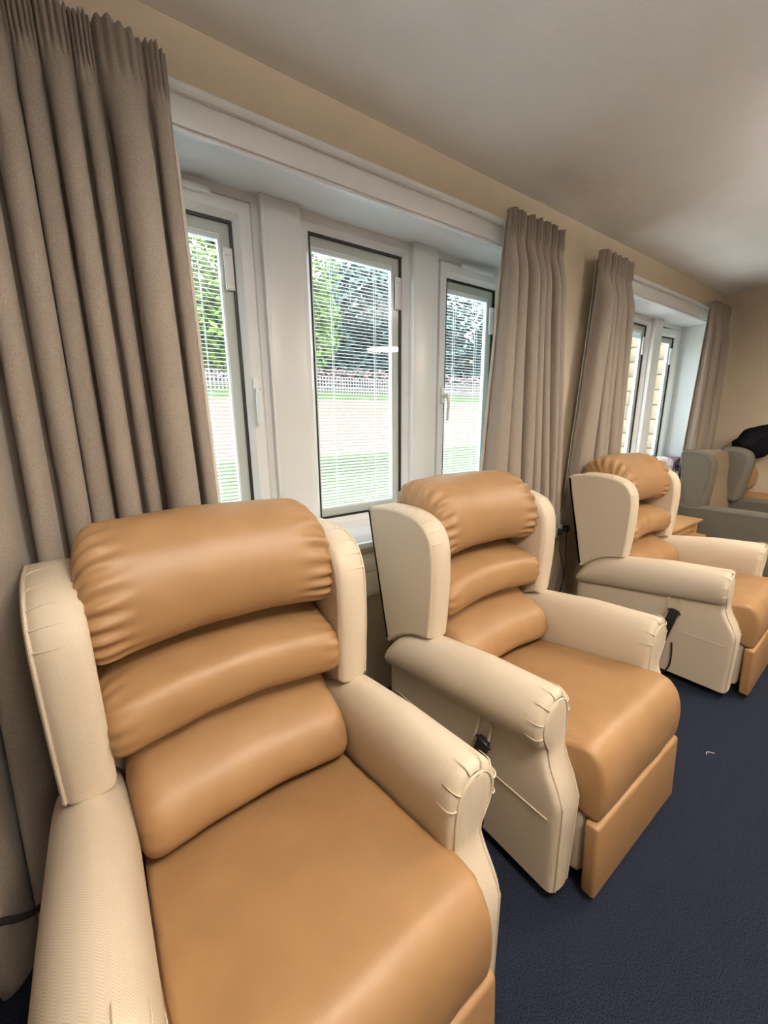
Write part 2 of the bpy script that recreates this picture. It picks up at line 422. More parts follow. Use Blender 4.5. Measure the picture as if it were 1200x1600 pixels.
# ------------------------------------------------------------------ curtains
def curtain(label, vt, vb, z_top, z_bot, yt, yb, at, ab, ytab=None, seed=1, lead=1):
    """vt/vb: x of the fold valleys at the top and bottom"""
    rnd = random.Random(seed)
    root = empty('curtain', (0, 0, 0)); tag(root, label, 'curtain')
    nf = len(vt) - 1; m = 26; rows = []; lrows = []
    mw = abs(vt[-1] - vt[0]) / nf; amps = [rnd.uniform(.75, 1.05) * min(1.25, max(.6, abs(vt[k + 1] - vt[k]) / mw)) for k in range(nf)]; ph = [rnd.uniform(0, 6.28) for _ in range(nf)]; sk = [rnd.uniform(-.12, .12) for _ in range(nf)]; ex = [rnd.uniform(.55, .9) for _ in range(nf)]; gp = [rnd.choice((.04, .10, .17, .22)) for _ in range(nf)]
    H = z_top - z_bot
    bl = [0, .012, .025, .04, .055, .07, .085, .10, .12, .15, .19, .24] + [.24 + (H - .24) * (i + 1) / 34 for i in range(34)]
    jag = [rnd.uniform(-.006, .006) for _ in range(400)]
    for dz in bl:
        b = dz / H; hb = sstep(.06, .30, dz)      # 0 in the heading, 1 below
        r = []; lr = []
        for k in range(nf):
            for i in range(m + (1 if k == nf - 1 else 0)):
                t = i / m
                xa = lerp(vt[k], vb[k], sstep(0, 1, b) * .5 + b * .5); xb = lerp(vt[k + 1], vb[k + 1], sstep(0, 1, b) * .5 + b * .5)
                w = xb - xa
                tt = max(0.0, min(1.0, (t - gp[k] * hb) / (1 - 2 * gp[k] * hb)))
                h_ = math.sin(math.pi * tt) ** ex[k] if 0 < tt < 1 else 0.0
                x = xa + w * (t - (.15 * hb + .02) * math.sin(2 * math.pi * tt)) + w * sk[k] * hb * math.sin(math.pi * t) * (.5 + b)
                amp = lerp(at * .45, lerp(at, ab, b), hb) * amps[k]
                y = lerp(yt, yb, b) - amp * h_
                y += .010 * hb * math.sin(3.1 * b + ph[k]) * math.sin(math.pi * t)
                pl = (1 - sstep(.07, .13, dz))
                pin = .5 * math.exp(-((dz - .085) / .02) ** 2)
                y += (pl + pin * .4) * .0095 * math.sin(2 * math.pi * (k * m + i) / 5.2 + jag[k] * 200)
                z = z_top - dz
                if dz < .03: z += jag[(k * m + i) // 5 % 400] * (1 - dz / .03)
                if ytab: y += interp(ytab, x) * b
                r.append(Vector((x, y, z)))
                lr.append(Vector((x + lead * .012 * (1 if (k == (nf - 1 if lead > 0 else 0)) else 0) * hb, lerp(yt, yb, b) + .014 + (interp(ytab, x) * b if ytab else 0), min(z, z_top - .03))))
        rows.append(r); lrows.append(lr)
    d = obj('drape', grid_mesh('drape', rows, angle=180), 'curtain', root)
    so = d.modifiers.new('thickness', 'SOLIDIFY'); so.thickness = .0025; so.offset = 0
    l = obj('lining', grid_mesh('lining', lrows[3:], angle=180), 'lining', root)
    so = l.modifiers.new('thickness', 'SOLIDIFY'); so.thickness = .0015; so.offset = 0
    # heading tape strip behind the pleats
    x0, x1 = vt[0], vt[-1]
    boxm('heading_tape', (min(x0, x1) + .01, yt + .004, z_top - .075), (max(x0, x1) - .01, yt + .008, z_top - .012), 'lining', root)
    return root
vtL = [-.88, -.76, -.66, -.58, -.47, -.40, -.30, -.235, -.145, -.085, -.020, .028, .095, .140, .250, .305]
vbL = [-1.05, -.93, -.80, -.71, -.58, -.50, -.38, -.30, -.19, -.11, -.035, .030, .115, .165, .290, .345]
curtain('long taupe curtain hanging to the floor behind the nearest chair', vtL, vbL, 2.335, .008, 1.425, 1.44, .105, .150,
        ytab=[(-1.0, -.42), (-.6, -.40), (-.36, -.24), (-.2, -.07), (-.08, 0.0), (.4, 0.0)], seed=4, lead=1)
curtain('short taupe curtain gathered between the two windows, beside the near window',
        [1.745, 1.80, 1.862, 1.93, 1.994, 2.06, 2.12, 2.20], [1.655, 1.80, 1.945, 2.05, 2.13, 2.20, 2.25, 2.31], 2.335, .71, 1.415, 1.425, .070, .090, seed=5, lead=-1)
curtain('short taupe curtain gathered between the two windows, behind the third recliner',
        [2.60, 2.69, 2.76, 2.83, 2.91, 2.995], [2.49, 2.68, 2.80, 2.92, 3.02, 3.11], 2.335, .68, 1.415, 1.425, .070, .085, seed=6, lead=1)
curtain('short taupe curtain bunched into the far corner of the room',
        [4.50, 4.57, 4.66, 4.75, 4.84, 4.93], [4.42, 4.54, 4.66, 4.77, 4.88, 4.98], 2.335, .70, 1.415, 1.425, .065, .080, seed=8, lead=-1)

# ------------------------------------------------------------------ riser recliner chair
def cushion(name, prof, hw, conc=0.0, droop=0.0, p=7, q=2.2, sub=10, ns=44, wr=0.0, nw=17, back=.4, lip=None, crown=0.0, seed=0, hwf=None, wspan=.45, anchor=None):
    P = catmull([(0, a, b) for a, b in prof], sub, True); n = len(P)
    c = sum(P, Vector()) / n; dmax = max(v.y for v in P)
    anc = Vector((0, lerp(c.y, dmax, back), c.z)) if anchor is None else Vector((0, *anchor))
    rows = []
    for j in range(ns + 1):
        g = -1 + 2 * j / ns; s = math.copysign(1 - (1 - abs(g)) ** 1.6, g) if abs(g) > 0 else 0
        s = max(-.9995, min(.9995, s))
        k = (1 - abs(s) ** p) ** (1 / q)
        e = sstep(1 - wspan, .97, abs(s)); row = []
        for i, v in enumerate(P):
            a = P[(i + 1) % n] - P[i - 1]; nrm = Vector((0, a.z, -a.y)).normalized()
            th = i / n
            dsp = 0
            if wr:
                ww = math.sin(2 * math.pi * nw * th + seed + 2.2 * noise.noise(Vector((s * 2, th * 6, seed))))
                ww = (abs(ww) ** .6) * (1 if ww > 0 else -1)
                dsp += wr * e * (1 - .3 * e) * ww * (.5 + .5 * noise.noise(Vector((th * 9, 3.1 + (s > 0), seed))) + .3)
            if lip is not None:
                dl = min(abs(th - lip), 1 - abs(th - lip))
                fl = math.exp(-(dl / .045) ** 2)
                dsp += fl * .0022 * math.sin(s * 46 + 5 * noise.noise(Vector((s * 5, 0, seed)))) * (0.4 + noise.noise(Vector((s * 3, 9, seed))) + .3)
            dsp += .0025 * noise.noise(Vector((s * 3 + seed, v.y * 9, v.z * 9)))
            sgn = -1
            w = Vector((0, v.y, v.z)) + nrm * dsp * sgn
            y = anc.y + (w.y - anc.y) * k - conc * s * s
            z = anc.z + (w.z - anc.z) * k - droop * s * s + crown * (1 - s * s) * max(0, nrm.z * sgn)
            h = hwf(v.y, v.z) if hwf else hw
            row.append(Vector((s * h, y, z)))
        rows.append(row)
    return grid_mesh(name, rows, True, True, angle=180, fan=True)

def gfront(z): return .060 * sstep(.33, .475, z)
ARM = [(.285, .045), (.281, .20), (.273, .36), (.265, .48), (.262, .55), (.269, .603), (.288, .640), (.318, .659), (.350, .659), (.382, .643), (.407, .610), (.417, .570), (.412, .533), (.398, .507), (.381, .494), (.3765, .478), (.378, .44), (.381, .36), (.3815, .290), (.379, .16), (.378, .045)]
ZT = [(0, .659), (.3, .640), (.52, .606), (.62, .586), (.70, .548), (.75, .495), (.785, .445)]
ZSM = [(0, .494), (.3, .455), (.6, .415), (.785, .385)]
def arm_z(z, d):
    zt, zs = interp(ZT, d), interp(ZSM, d)
    if z >= .494: return zs + (z - .494) * (zt - zs) / .165
    if z > .31: return .31 + (z - .31) * (zs - .31) / .184
    return z
def arm_mesh(s):
    O = catmull([(a, 0, b) for a, b in ARM], 4); n = len(O); rows = []
    for d, ins in ((.0, .020), (.0025, .012), (.008, .005), (.017, .001), (.028, 0), (.06, 0), (.12, 0), (.2, 0), (.3, 0), (.4, 0), (.5, 0), (.58, 0), (.64, 0), (.69, 0), (.73, .002), (.755, .008), (.772, .018), (.780, .032)):
        row = []
        for i, v in enumerate(O):
            a = O[min(i + 1, n - 1)] - O[max(i - 1, 0)]; nr = Vector((a.z, 0, -a.x)).normalized()
            w = v + nr * ins
            row.append(Vector((s * w.x, d + gfront(v.z) * (1 - min(d / .35, 1)), arm_z(w.z, d))))
        rows.append(row)
    return grid_mesh('arm', rows, True, 'end', angle=50)
FAC = [(.05, .300, .362), (.12, .298, .363), (.2, .295, .364), (.28, .291, .365), (.34, .287, .366), (.39, .283, .364), (.43, .280, .361), (.465, .279, .359), (.49, .279, .362), (.51, .279, .374), (.535, .279, .388), (.56, .281, .394), (.585, .285, .392), (.605, .292, .385), (.62, .301, .374), (.630, .313, .360), (.634, .325, .348)]
def facing_mesh(s):
    rows = []
    for z, a, b in FAC:
        a -= .003; b += .003
        rows.append([Vector((s * lerp(a, b, t), gfront(z) + .002 - .008 * math.sin(math.pi * t) ** .5, z)) for t in (0, .08, .25, .5, .75, .92, 1)])
    return grid_mesh('front_facing', rows, angle=60)
def wing_mesh(s):
    P = [(.545, .606), (.538, .622), (.530, .72), (.526, .82), (.529, .92), (.543, .975), (.575, 1.015), (.63, 1.038), (.70, 1.047), (.78, 1.046), (.865, 1.035), (.868, 1.022), (.845, .90), (.80, .70), (.762, .52), (.755, .503), (.735, .520), (.70, .548), (.65, .577), (.60, .595)]
    O = catmull([(0, a, b) for a, b in P], 5, True); n = len(O); rows = []
    def u_of(d, w): return s * (w - .055 * (.87 - d))
    for w, off in ((.396, -.012), (.3975, -.004), (.394, .001), (.388, .000), (.382, .006), (.368, .011), (.350, .0135), (.330, .013), (.314, .009), (.304, .002), (.300, -.010)):
        row = []
        for i, v in enumerate(O):
            a = O[(i + 1) % n] - O[i - 1]; nr = Vector((0, a.z, -a.y)).normalized() * -1
            k = 1.0 if v.y < .80 else .35
            w2 = v + nr * (off if off < 0 else off * k)
            row.append(Vector((u_of(v.y, w), w2.y, w2.z)))
        rows.append(row)
    return grid_mesh('wing', rows, True, True, angle=50), O, u_of
def build_chair(handset=True):
    root = empty('riser_recliner_chair')
    base = boxes('base_frame', [((-.27, .06, 0), (.27, .70, .05)), ((-.34, .10, .02), (.34, .66, .05))], 'black', root)
    for s in (-1, 1):
        a = obj('arm', arm_mesh(s), 'cream', root)
        obj('front_facing', facing_mesh(s), 'cream', a)
        path = [(s * u, gfront(z) - .001, z) for z, u, _ in FAC] + [(s * u, gfront(z) - .001, z) for z, _, u in reversed(FAC)]
        tubes('piping', [path], .0032, 'cream', a, 6)
        # ruched pleats round the scroll
        pl = []
        for (cu, cz, du, dz) in ((.281, .575, -1, .15), (.292, .607, -.85, .55), (.318, .640, -.3, 1), (.352, .640, .3, 1), (.378, .620, .75, .7), (.396, .585, 1, .2), (.396, .545, 1, -.2)):
            l = math.hypot(du, dz); du /= l; dz /= l
            pl.append([(s * (cu + du * .002), gfront(cz) - .001, cz + dz * .002), (s * (cu + du * .012), gfront(cz) + .001, cz + dz * .012), (s * (cu + du * .0195), gfront(cz) + .010, cz + dz * .0195), (s * (cu + du * .0212), gfront(cz) + .024, cz + dz * .0212), (s * (cu + du * .0205), gfront(cz) + .040, cz + dz * .0205)])
        for p in pl: tubes('pleat', [catmull(p, 3)], lambda t: .0022 * (1 - .75 * t), 'cream', a, 6)
        line = [(s * .3825, d, .290) for d in (.032, .1, .2, .3, .4, .5, .6, .66, .72)]
        tubes('panel_seam', [line], .0022, 'cream', a, 6)
        wm, O, u_of = wing_mesh(s)
        w = obj('wing', wm, 'cream', root)
        n = len(O)
        tubes('piping', [[(u_of(v.y, .391), v.y, v.z) for v in O + O[:1]]], .0028, 'cream', w, 6)
        pl = []
        for i in (23, 27, 31, 36, 42):
            v = O[i]; a_ = O[(i + 1) % n] - O[i - 1]; nr = Vector((0, a_.z, -a_.y)).normalized() * -1
            pl.append([(u_of(v.y, ww), v.y + nr.y * o_, v.z + nr.z * o_) for ww, o_ in ((.388, .002), (.382, .0065), (.368, .0115), (.350, .0137), (.335, .0128))])
        for p in pl: tubes('pleat', [catmull(p, 3)], lambda t: .0026 * (1 - .8 * t), 'cream', w, 6)
        boxm('wing_bracket', (s * .325 - .02, .64, .42), (s * .325 + .02, .75, .56), 'black', root)
    # back shell
    bp = [(.66, .42), (.775, .44), (.80, .60), (.855, .85), (.885, .98), (.88, 1.01), (.855, 1.02), (.80, .99), (.74, .80)]
    O = catmull([(0, a, b) for a, b in bp], 4, True)
    obj('back_shell', grid_mesh('back_shell', [[Vector((u, v.y, v.z)) for v in O] for u in (-.305, -.15, 0, .15, .305)], True, True, angle=50), 'cream', root)
    # cushions
    obj('head_cushion', cushion('head_cushion', [(.655, .868), (.622, .872), (.594, .905), (.582, .965), (.594, 1.035), (.635, 1.098), (.705, 1.138), (.785, 1.148), (.850, 1.128), (.888, 1.08), (.88, 1.0), (.80, .90), (.72, .872)],
        .312, .040, .014, p=16, q=1.7, wr=.014, nw=21, anchor=(.70, .95), lip=.02, seed=1, wspan=.42), 'tan', root)
    obj('lumbar_cushion', cushion('lumbar_cushion', [(.600, .662), (.570, .664), (.545, .692), (.540, .745), (.560, .788), (.612, .808), (.675, .822), (.75, .84), (.80, .80), (.76, .70), (.68, .662)],
        .304, .036, .016, p=16, q=1.7, wr=.0060, nw=15, anchor=(.66, .725), lip=.02, seed=5, wspan=.28), 'tan', root)
    obj('lower_cushion', cushion('lower_cushion', [(.525, .436), (.478, .440), (.452, .470), (.453, .522), (.480, .566), (.535, .598), (.600, .618), (.66, .66), (.73, .62), (.72, .50), (.64, .41)],
        .272, .022, .010, p=16, q=2.0, wr=.0028, nw=13, anchor=(.60, .49), lip=.02, seed=9, wspan=.22), 'tan', root)
    # seat
    sp = [(.62, .345), (.62, .385), (.50, .408), (.38, .430), (.25, .455), (.13, .477), (.05, .489), (.0, .487), (-.035, .462), (-.055, .415), (-.062, .35), (-.057, .290), (-.045, .274), (-.026, .282), (-.020, .34), (-.005, .40), (.06, .415), (.25, .385), (.45, .35)]
    obj('seat', cushion('seat', sp, .264, 0, 0, p=60, q=2.2, sub=6, wr=.0035, nw=34, back=.5, crown=.012, seed=3, wspan=.07,
        hwf=lambda d, z: .262 + .023 * sstep(.045, -.015, d)), 'tan', root)
    boxm('seat_platform', (-.272, -.020, .05), (.272, .20, .385), 'cream', root, .022, 4)
    bm = bmesh.new(); add_box(bm, (-.285, -.062, .032), (.285, -.022, .272), .010, 3)
    for v in bm.verts: v.co.y += -.012 * (1 - (v.co.z - .03) / .24)
    obj('footrest', finish('footrest', bm), 'tan', root)
    if handset:
        hs = empty('hand_control', parent=root)
        bm = bmesh.new()
        def xf(o): return Matrix.Translation((-.402, .262, .335)) @ Matrix.Rotation(R(12), 4, 'X')
        mt = xf(0)
        add_box(bm, (-.011, -.021, -.115), (.011, .021, .075), .006, 2, mt)
        obj('handset_body', finish('handset_body', bm), 'black', hs)
        bm = bmesh.new(); add_box(bm, (-.004, -.030, .058), (.004, .030, .068), .003, 2, mt)
        obj('handset_hook', finish('handset_hook', bm), 'black', hs)
        tubes('cable', [catmull([(-.402, .238, .225), (-.404, .230, .15), (-.402, .236, .08), (-.392, .27, .03), (-.36, .33, .014), (-.30, .40, .012)], 5)], .004, 'black', hs)
        for dd in (.235, .285):
            tubes('pocket_strap', [catmull([(-.384, dd, .465), (-.390, dd, .42), (-.397, dd + .004, .385), (-.394, dd + .01, .36)], 4)], .004, 'cream', root, 6)
    return root
c2 = build_chair()
def place(o, x, y, rz, label):
    o.location = (x, y, 0); o.rotation_euler = (0, 0, R(rz))
    tag(o, label, 'recliner chair', 'cream and tan recliners along the window wall')
c1 = copy_tree(c2); c3 = copy_tree(c2)
place(c1, .236, .402, 1.0, 'cream and tan recliner nearest the camera, its seat filling the foreground')
place(c2, 1.265, .437, .4, 'cream and tan recliner in the middle, standing under the near window')
place(c3, 2.731, .441, 1.8, 'cream and tan recliner farthest along the row, beside the wooden tables')

# ------------------------------------------------------------------ grey wing chair
def grey_chair():
    root = empty('wing_armchair', (4.27, .575, 0)); tag(root, 'grey fabric wing armchair near the far wall beyond the wooden tables', 'armchair')
    hw = .37
    for s in (-1, 1):
        sec = [(.075, .05), (.075, .60), (.080, .64), (.10, .672), (.13, .68), (.16, .672), (.175, .645), (.172, .60), (.165, .05)]
        O = catmull([(a - .12, 0, b) for a, b in sec], 3)
        rows = [[Vector((s * (hw - .055) + s * v.x * sc + s * .0, d, .05 + (v.z - .05) * zs)) for v in O] for d, sc, zs in ((-.015, .80, .97), (0, .93, .99), (.02, 1, 1), (.3, 1, .99), (.62, 1, .965), (.64, .9, .955))]
        obj('arm', grid_mesh('arm', rows, True, True, angle=50), 'grey_fabric', root)
        P = [(.50, .655), (.488, .72), (.475, .82), (.462, .93), (.462, 1.0), (.48, 1.045), (.52, 1.072), (.58, 1.085), (.64, 1.082), (.675, 1.07), (.66, .95), (.63, .80), (.60, .66), (.56, .64)]
        Ow = catmull([(0, a, b) for a, b in P], 4, True); n = len(Ow); rows = []
        for w, off in ((.363, -.012), (.365, -.002), (.361, .004), (.350, .016), (.325, .022), (.300, .016), (.287, 0), (.277, -.015)):
            row = []
            for i, v in enumerate(Ow):
                a = Ow[(i + 1) % n] - Ow[i - 1]; nr = Vector((0, a.z, -a.y)).normalized() * -1
                q = v + nr * off
                row.append(Vector((s * (w - (0 if w > .33 else .16 * (1.06 - v.z))), q.y, q.z)))
            rows.append(row)
        w = obj('wing', grid_mesh('wing', rows, True, True, angle=50), 'grey_fabric', root)
        tubes('piping', [[(s * .363, v.y, v.z) for v in Ow + Ow[:1]]], .004, 'grey_fabric', w, 6)
    obj('back', cushion('back', [(.57, .40), (.52, .50), (.53, .65), (.56, .80), (.575, .95), (.59, 1.05), (.63, 1.085), (.68, 1.07), (.69, .90), (.66, .60), (.65, .40)], .31, -.02, .012, p=14, q=2.2, sub=6, seed=4), 'warm_lit_fabric', root)
    obj('seat', cushion('seat', [(.58, .36), (.58, .45), (.40, .475), (.20, .485), (.04, .48), (-.03, .455), (-.04, .40), (-.02, .36), (.2, .34)], .285, 0, 0, p=16, q=2.2, sub=6, seed=2), 'warm_lit_fabric', root)
    boxm('base', (-.29, 0, .05), (.29, .63, .38), 'grey_fabric', root, .01)
    for x in (-.32, .32):
        for y in (.03, .60):
            tubes('leg', [[(x, y, .06), (x, y, 0)]], lambda t: .022 - .006 * t, 'wood', root, 10)
    root.rotation_euler = (0, 0, R(-8)); return root
grey_chair()

# narrow tan chair in the corner with a black bundle on it
tc_ = empty('upright_chair', (4.92, .84, 0)); tag(tc_, 'narrow tan upright chair squeezed against the far wall behind the grey armchair', 'chair')
obj('seat', cushion('seat', [(.30, .60), (.30, .66), (.2, .675), (.02, .665), (-.02, .635), (0, .60), (.2, .59)], .115, 0, 0, p=14, q=2.2, sub=5, seed=3), 'tan', tc_)
obj('back_cushion', cushion('back_cushion', [(.20, .70), (.16, .74), (.15, .82), (.17, .90), (.22, .95), (.27, .93), (.28, .78), (.26, .70)], .11, 0, 0, p=8, q=2.2, sub=5, seed=6), 'tan', tc_)
boxm('back_frame', (-.115, .28, .02), (.115, .32, .96), 'wood', tc_, .01)
boxm('seat_frame', (-.11, .0, .54), (.11, .29, .60), 'wood', tc_, .008)
for x in (-.09, .09):
    tubes('leg', [[(x, .02, .56), (x, .02, 0)]], lambda t: .02 - .005 * t, 'wood', tc_, 8)
bm = bmesh.new(); bmesh.ops.create_icosphere(bm, subdivisions=4, radius=1.0)
for v in bm.verts:
    n_ = v.co.normalized(); k = 1 + .22 * noise.noise(n_ * 2.2 + Vector((3, 1, 0))) + .10 * noise.noise(n_ * 6) + .04 * noise.noise(n_ * 14)
    v.co = Vector((n_.x * .15 * k, n_.y * .20 * k, n_.z * .15 * k * (1.0 if n_.z > 0 else .75)))
bo = obj('cloth_bundle', finish('cloth_bundle', bm, angle=180), 'black_cloth', None, (4.90, 1.03, 1.115))
bo.rotation_euler = (R(-38), 0, 0)
tag(bo, 'black fabric bundle slumped over the narrow tan chair at the right edge', 'bundle')

# ------------------------------------------------------------------ nest of wooden tables
def table(label, x0, x1, y0, y1, zt, over=.012):
    cx, cy = (x0 + x1) / 2, (y0 + y1) / 2; w, d = (x1 - x0) / 2, (y1 - y0) / 2
    t = empty('side_table', (cx, cy, 0)); tag(t, label, 'side table', 'nest of wooden tables')
    boxm('tabletop', (-w, -d, zt - .022), (w, d, zt), 'wood', t, .004)
    e = .03
    boxm('apron', (-w + e, -d + e, zt - .085), (w - e, -d + e + .016, zt - .022), 'wood', t)
    boxm('apron', (-w + e, d - e - .016, zt - .085), (w - e, d - e, zt - .022), 'wood', t)
    boxm('apron', (-w + e, -d + e, zt - .085), (-w + e + .016, d - e, zt - .022), 'wood', t)
    boxm('apron', (w - e - .016, -d + e, zt - .085), (w - e, d - e, zt - .022), 'wood', t)
    for sx in (-1, 1):
        for sy in (-1, 1):
            x, y = sx * (w - e - .012), sy * (d - e - .012)
            boxm('leg', (x - .018, y - .018, 0), (x + .018, y + .018, zt - .022), 'wood', t, .003)
    return t
table('taller wooden side table of the nest, between two armchairs', 3.28, 3.90, 1.05, 1.40, .575)
table('lower wooden side table tucked under the taller one', 3.36, 3.80, .985, 1.30, .475)

# ------------------------------------------------------------------ things on the far sill
bm = bmesh.new(); bmesh.ops.create_icosphere(bm, subdivisions=4, radius=1.0)
for v in bm.verts:
    n_ = v.co.normalized(); f = lambda a, p: math.copysign(abs(a) ** p, a)
    v.co = Vector((f(n_.x, .7) * .20, f(n_.y, .7) * .085, f(n_.z, .8) * .085 * (1 + .12 * noise.noise(n_ * 3))))
o = obj('cushion', finish('cushion', bm, angle=180), 'leafprint', None, (4.385, 1.60, ZS + .03 + .083))
tag(o, 'white leaf patterned cushion lying on the far window sill', 'cushion')
sp_ = []
for k in range(90):
    a = k / 89 * 2 * math.pi * 2.4; r_ = .022 + .052 * k / 89
    sp_.append((math.cos(a) * r_, math.sin(a) * r_))
prof_o = [(p[0], p[1]) for p in sp_]
rows = []
for u in (-.10, -.095, -.05, 0, .05, .095, .10):
    k = .94 if abs(u) > .097 else 1
    rows.append([Vector((u + .012 * noise.noise(Vector((a * 20, b * 20, 1))), a * k, b * k)) for a, b in prof_o])
o = obj('rolled_blanket', grid_mesh('rolled_blanket', rows, angle=60), 'mauve', None, (4.73, 1.605, ZS + .03 + .078))
md = o.modifiers.new('thickness', 'SOLIDIFY'); md.thickness = .009; md.offset = 0
o.rotation_euler = (0, 0, R(62))
tag(o, 'rolled mauve blanket on the far window sill beside the white cushion', 'blanket')

# ------------------------------------------------------------------ sockets, plugs, cables
yt = 1.4465
so = empty('wall_socket', (2.50, yt, .635)); tag(so, 'white double socket on the trunking between two recliners', 'socket')
boxm('faceplate', (-.075, -.010, -.042), (.075, 0, .042), 'socket', so, .004)
for x in (-.05, .045): boxm('switch', (x - .006, -.014, .018), (x + .006, -.009, .034), 'socket', so, .002)
def plug(x, z, label, path, floor_pt):
    p = empty('mains_plug', (x, yt - .0105, z)); tag(p, label, 'plug', 'black plugs in the double socket')
    bm = bmesh.new()
    add_rings(bm, tube_rings([(0, 0, 0), (0, -.004, 0), (0, -.020, 0), (0, -.030, 0), (0, -.034, 0)], lambda t: (.024, .025, .024, .021, .014)[min(4, int(t * 4 + .5))], 16))
    obj('plug_body', finish('plug_body', bm), 'black', p)
    tubes('flex', [catmull(path, 6)], .0035, 'black', p, 8)
plug(2.462, .628, 'black mains plug in the double socket, closer to the camera', [(0, -.020, -.018), (0, -.022, -.05), (-.002, -.03, -.13), (.022, -.05, -.25), (.01, -.06, -.34), (-.03, -.06, -.45), (-.05, -.05, -.60), (-.12, -.06, -.624)], None)
plug(2.540, .636, 'black mains plug in the double socket, farther from the camera', [(0, -.020, -.018), (0, -.022, -.06), (-.004, -.03, -.16), (-.02, -.045, -.27), (-.06, -.055, -.36), (-.09, -.06, -.46), (-.11, -.05, -.60), (-.20, -.07, -.632)], None)
ad = empty('plug_adaptor', (2.385, yt, .66)); tag(ad, 'small rounded cream adaptor on the trunking beside the curtain hem', 'adaptor')
bm = bmesh.new(); add_box(bm, (-.03, -.045, -.055), (.03, 0, .055), .018, 4)
obj('adaptor_body', finish('adaptor_body', bm), 'socket', ad)
boxm('adaptor_plate', (-.043, -.009, -.043), (.043, 0, .043), 'socket', ad, .004)
cb = obj('power_cable', None or grid_mesh('power_cable', tube_rings(catmull([(-.44, .83, .64), (-.37, .84, .55), (-.30, .86, .498), (-.262, .87, .476), (-.240, .885, .447), (-.222, .90, .427), (-.205, .92, .417), (-.188, .94, .415)], 6), .0065, 8), True, True), 'black')
tag(cb, 'black power cable looping out beside the nearest recliner at the left edge', 'cable')
bm = bmesh.new(); add_rings(bm, tube_rings(catmull([(1.905, .362, .003), (1.918, .366, .004), (1.930, .358, .003), (1.938, .345, .003)], 4), .0012, 6))
tag(obj('thread', finish('thread', bm), 'lining'), 'tiny white thread lying on the navy carpet', 'thread')

# ------------------------------------------------------------------ unseen ceiling lamps, with added uplights
def lamp(x, y, w, label, tint=LAMP_COL, up=2.1):
    """unseen drum pendant of assumed shape; its upper light is added to brighten the ceiling"""
    l = empty('unseen_pendant_light', (x, y, ZC)); tag(l, label, 'unseen pendant light', 'unseen drum pendants with added uplights')
    bm = bmesh.new(); add_rings(bm, tube_rings([(0, 0, 0), (0, 0, -.018), (0, 0, -.026)], lambda t: .055 if t < .9 else .03, 24))
    obj('ceiling_rose', finish('ceiling_rose', bm), 'white', l)
    tubes('cord', [[(0, 0, -.02), (0, 0, -.26)]], .004, 'white', l, 6)
    rows = [[Vector((r * math.cos(2 * math.pi * k / 40), r * math.sin(2 * math.pi * k / 40), z)) for k in range(40)] for r, z in ((.215, -.20), (.22, -.20), (.22, -.38), (.215, -.38), (.215, -.20))]
    obj('shade', grid_mesh('shade', rows, True, angle=40), 'lining', l)
    em = bpy.data.materials.get('lamp diffuser')
    if em is None:
        em = bpy.data.materials.new('lamp diffuser'); em.use_nodes = True
        b = em.node_tree.nodes['Principled BSDF']; b.inputs['Emission Color'].default_value = (*LAMP_COL, 1); b.inputs['Emission Strength'].default_value = 2.0
    for z in (-.37, -.22):
        bm = bmesh.new(); add_rings(bm, tube_rings([(0, 0, z), (0, 0, z + .006)], .214, 40))
        obj('diffuser', finish('diffuser', bm), em, l)
    for z, rx, e, c in ((-.376, 0, w, tint), (-.206, math.pi, w * up, ADDED_UP_COL)):  # downlight, then the uplight added for a brighter ceiling
        if e <= 0: continue
        ld = bpy.data.lights.new('lamp_light', 'AREA'); ld.shape = 'DISK'; ld.size = .40; ld.energy = e; ld.color = c; ld.spread = R(178)
        lo = bpy.data.objects.new('lamp_light', ld); col.objects.link(lo); lo.parent = l; lo.location = (0, 0, z); lo.rotation_euler = (rx, 0, 0)
lamp(.55, -.25, LAMP_W, 'unseen cream drum pendant above the camera, with added uplight')
lamp(2.75, -.25, LAMP_W, 'unseen cream drum pendant over the middle of the lounge, with added uplight')
lamp(4.35, -.40, LAMP_W * .36, 'unseen cream drum pendant near the far wall, with added uplight', (1.0, .70, .42), .15)
lamp(.55, -2.6, LAMP_W * .5, 'unseen cream drum pendant at the back of the lounge, near end, with added uplight')
lamp(2.75, -2.6, LAMP_W * .5, 'unseen cream drum pendant at the back of the lounge, far end, with added uplight')

# ------------------------------------------------------------------ outside
def terrain(name, prof, x0, x1, mat, label, cat):
    rows = []
    for y, z in prof: rows.append([Vector((x0 + (x1 - x0) * i / 40, y, z + .05 * noise.noise(Vector((x0 + (x1 - x0) * i / 40 * .3, y * .3, 0))))) for i in range(41)])
    o = obj(name, grid_mesh(name, rows, angle=180), mat); struct(o); return o
terrain('ground_bounce_strip', [(1.86, -.25), (3, -.25), (5.0, -.245)], -8, 70, 'bounce_ground', '', '')  # unseen strip below the windows, added to bounce daylight up to the ceiling
terrain('ground_lawn', [(5.0, -.245), (8, -.2), (13.5, .05)], -8, 70, 'lawn', '', '')
terrain('ground_drive', [(13.5, .05), (17, .75), (21, 1.7), (25, 2.65)], -8, 70, 'gravel', '', '')
terrain('ground_verge', [(25, 2.65), (29, 3.6), (36, 4.8), (60, 6.6)], -8, 90, 'lawn', '', '')
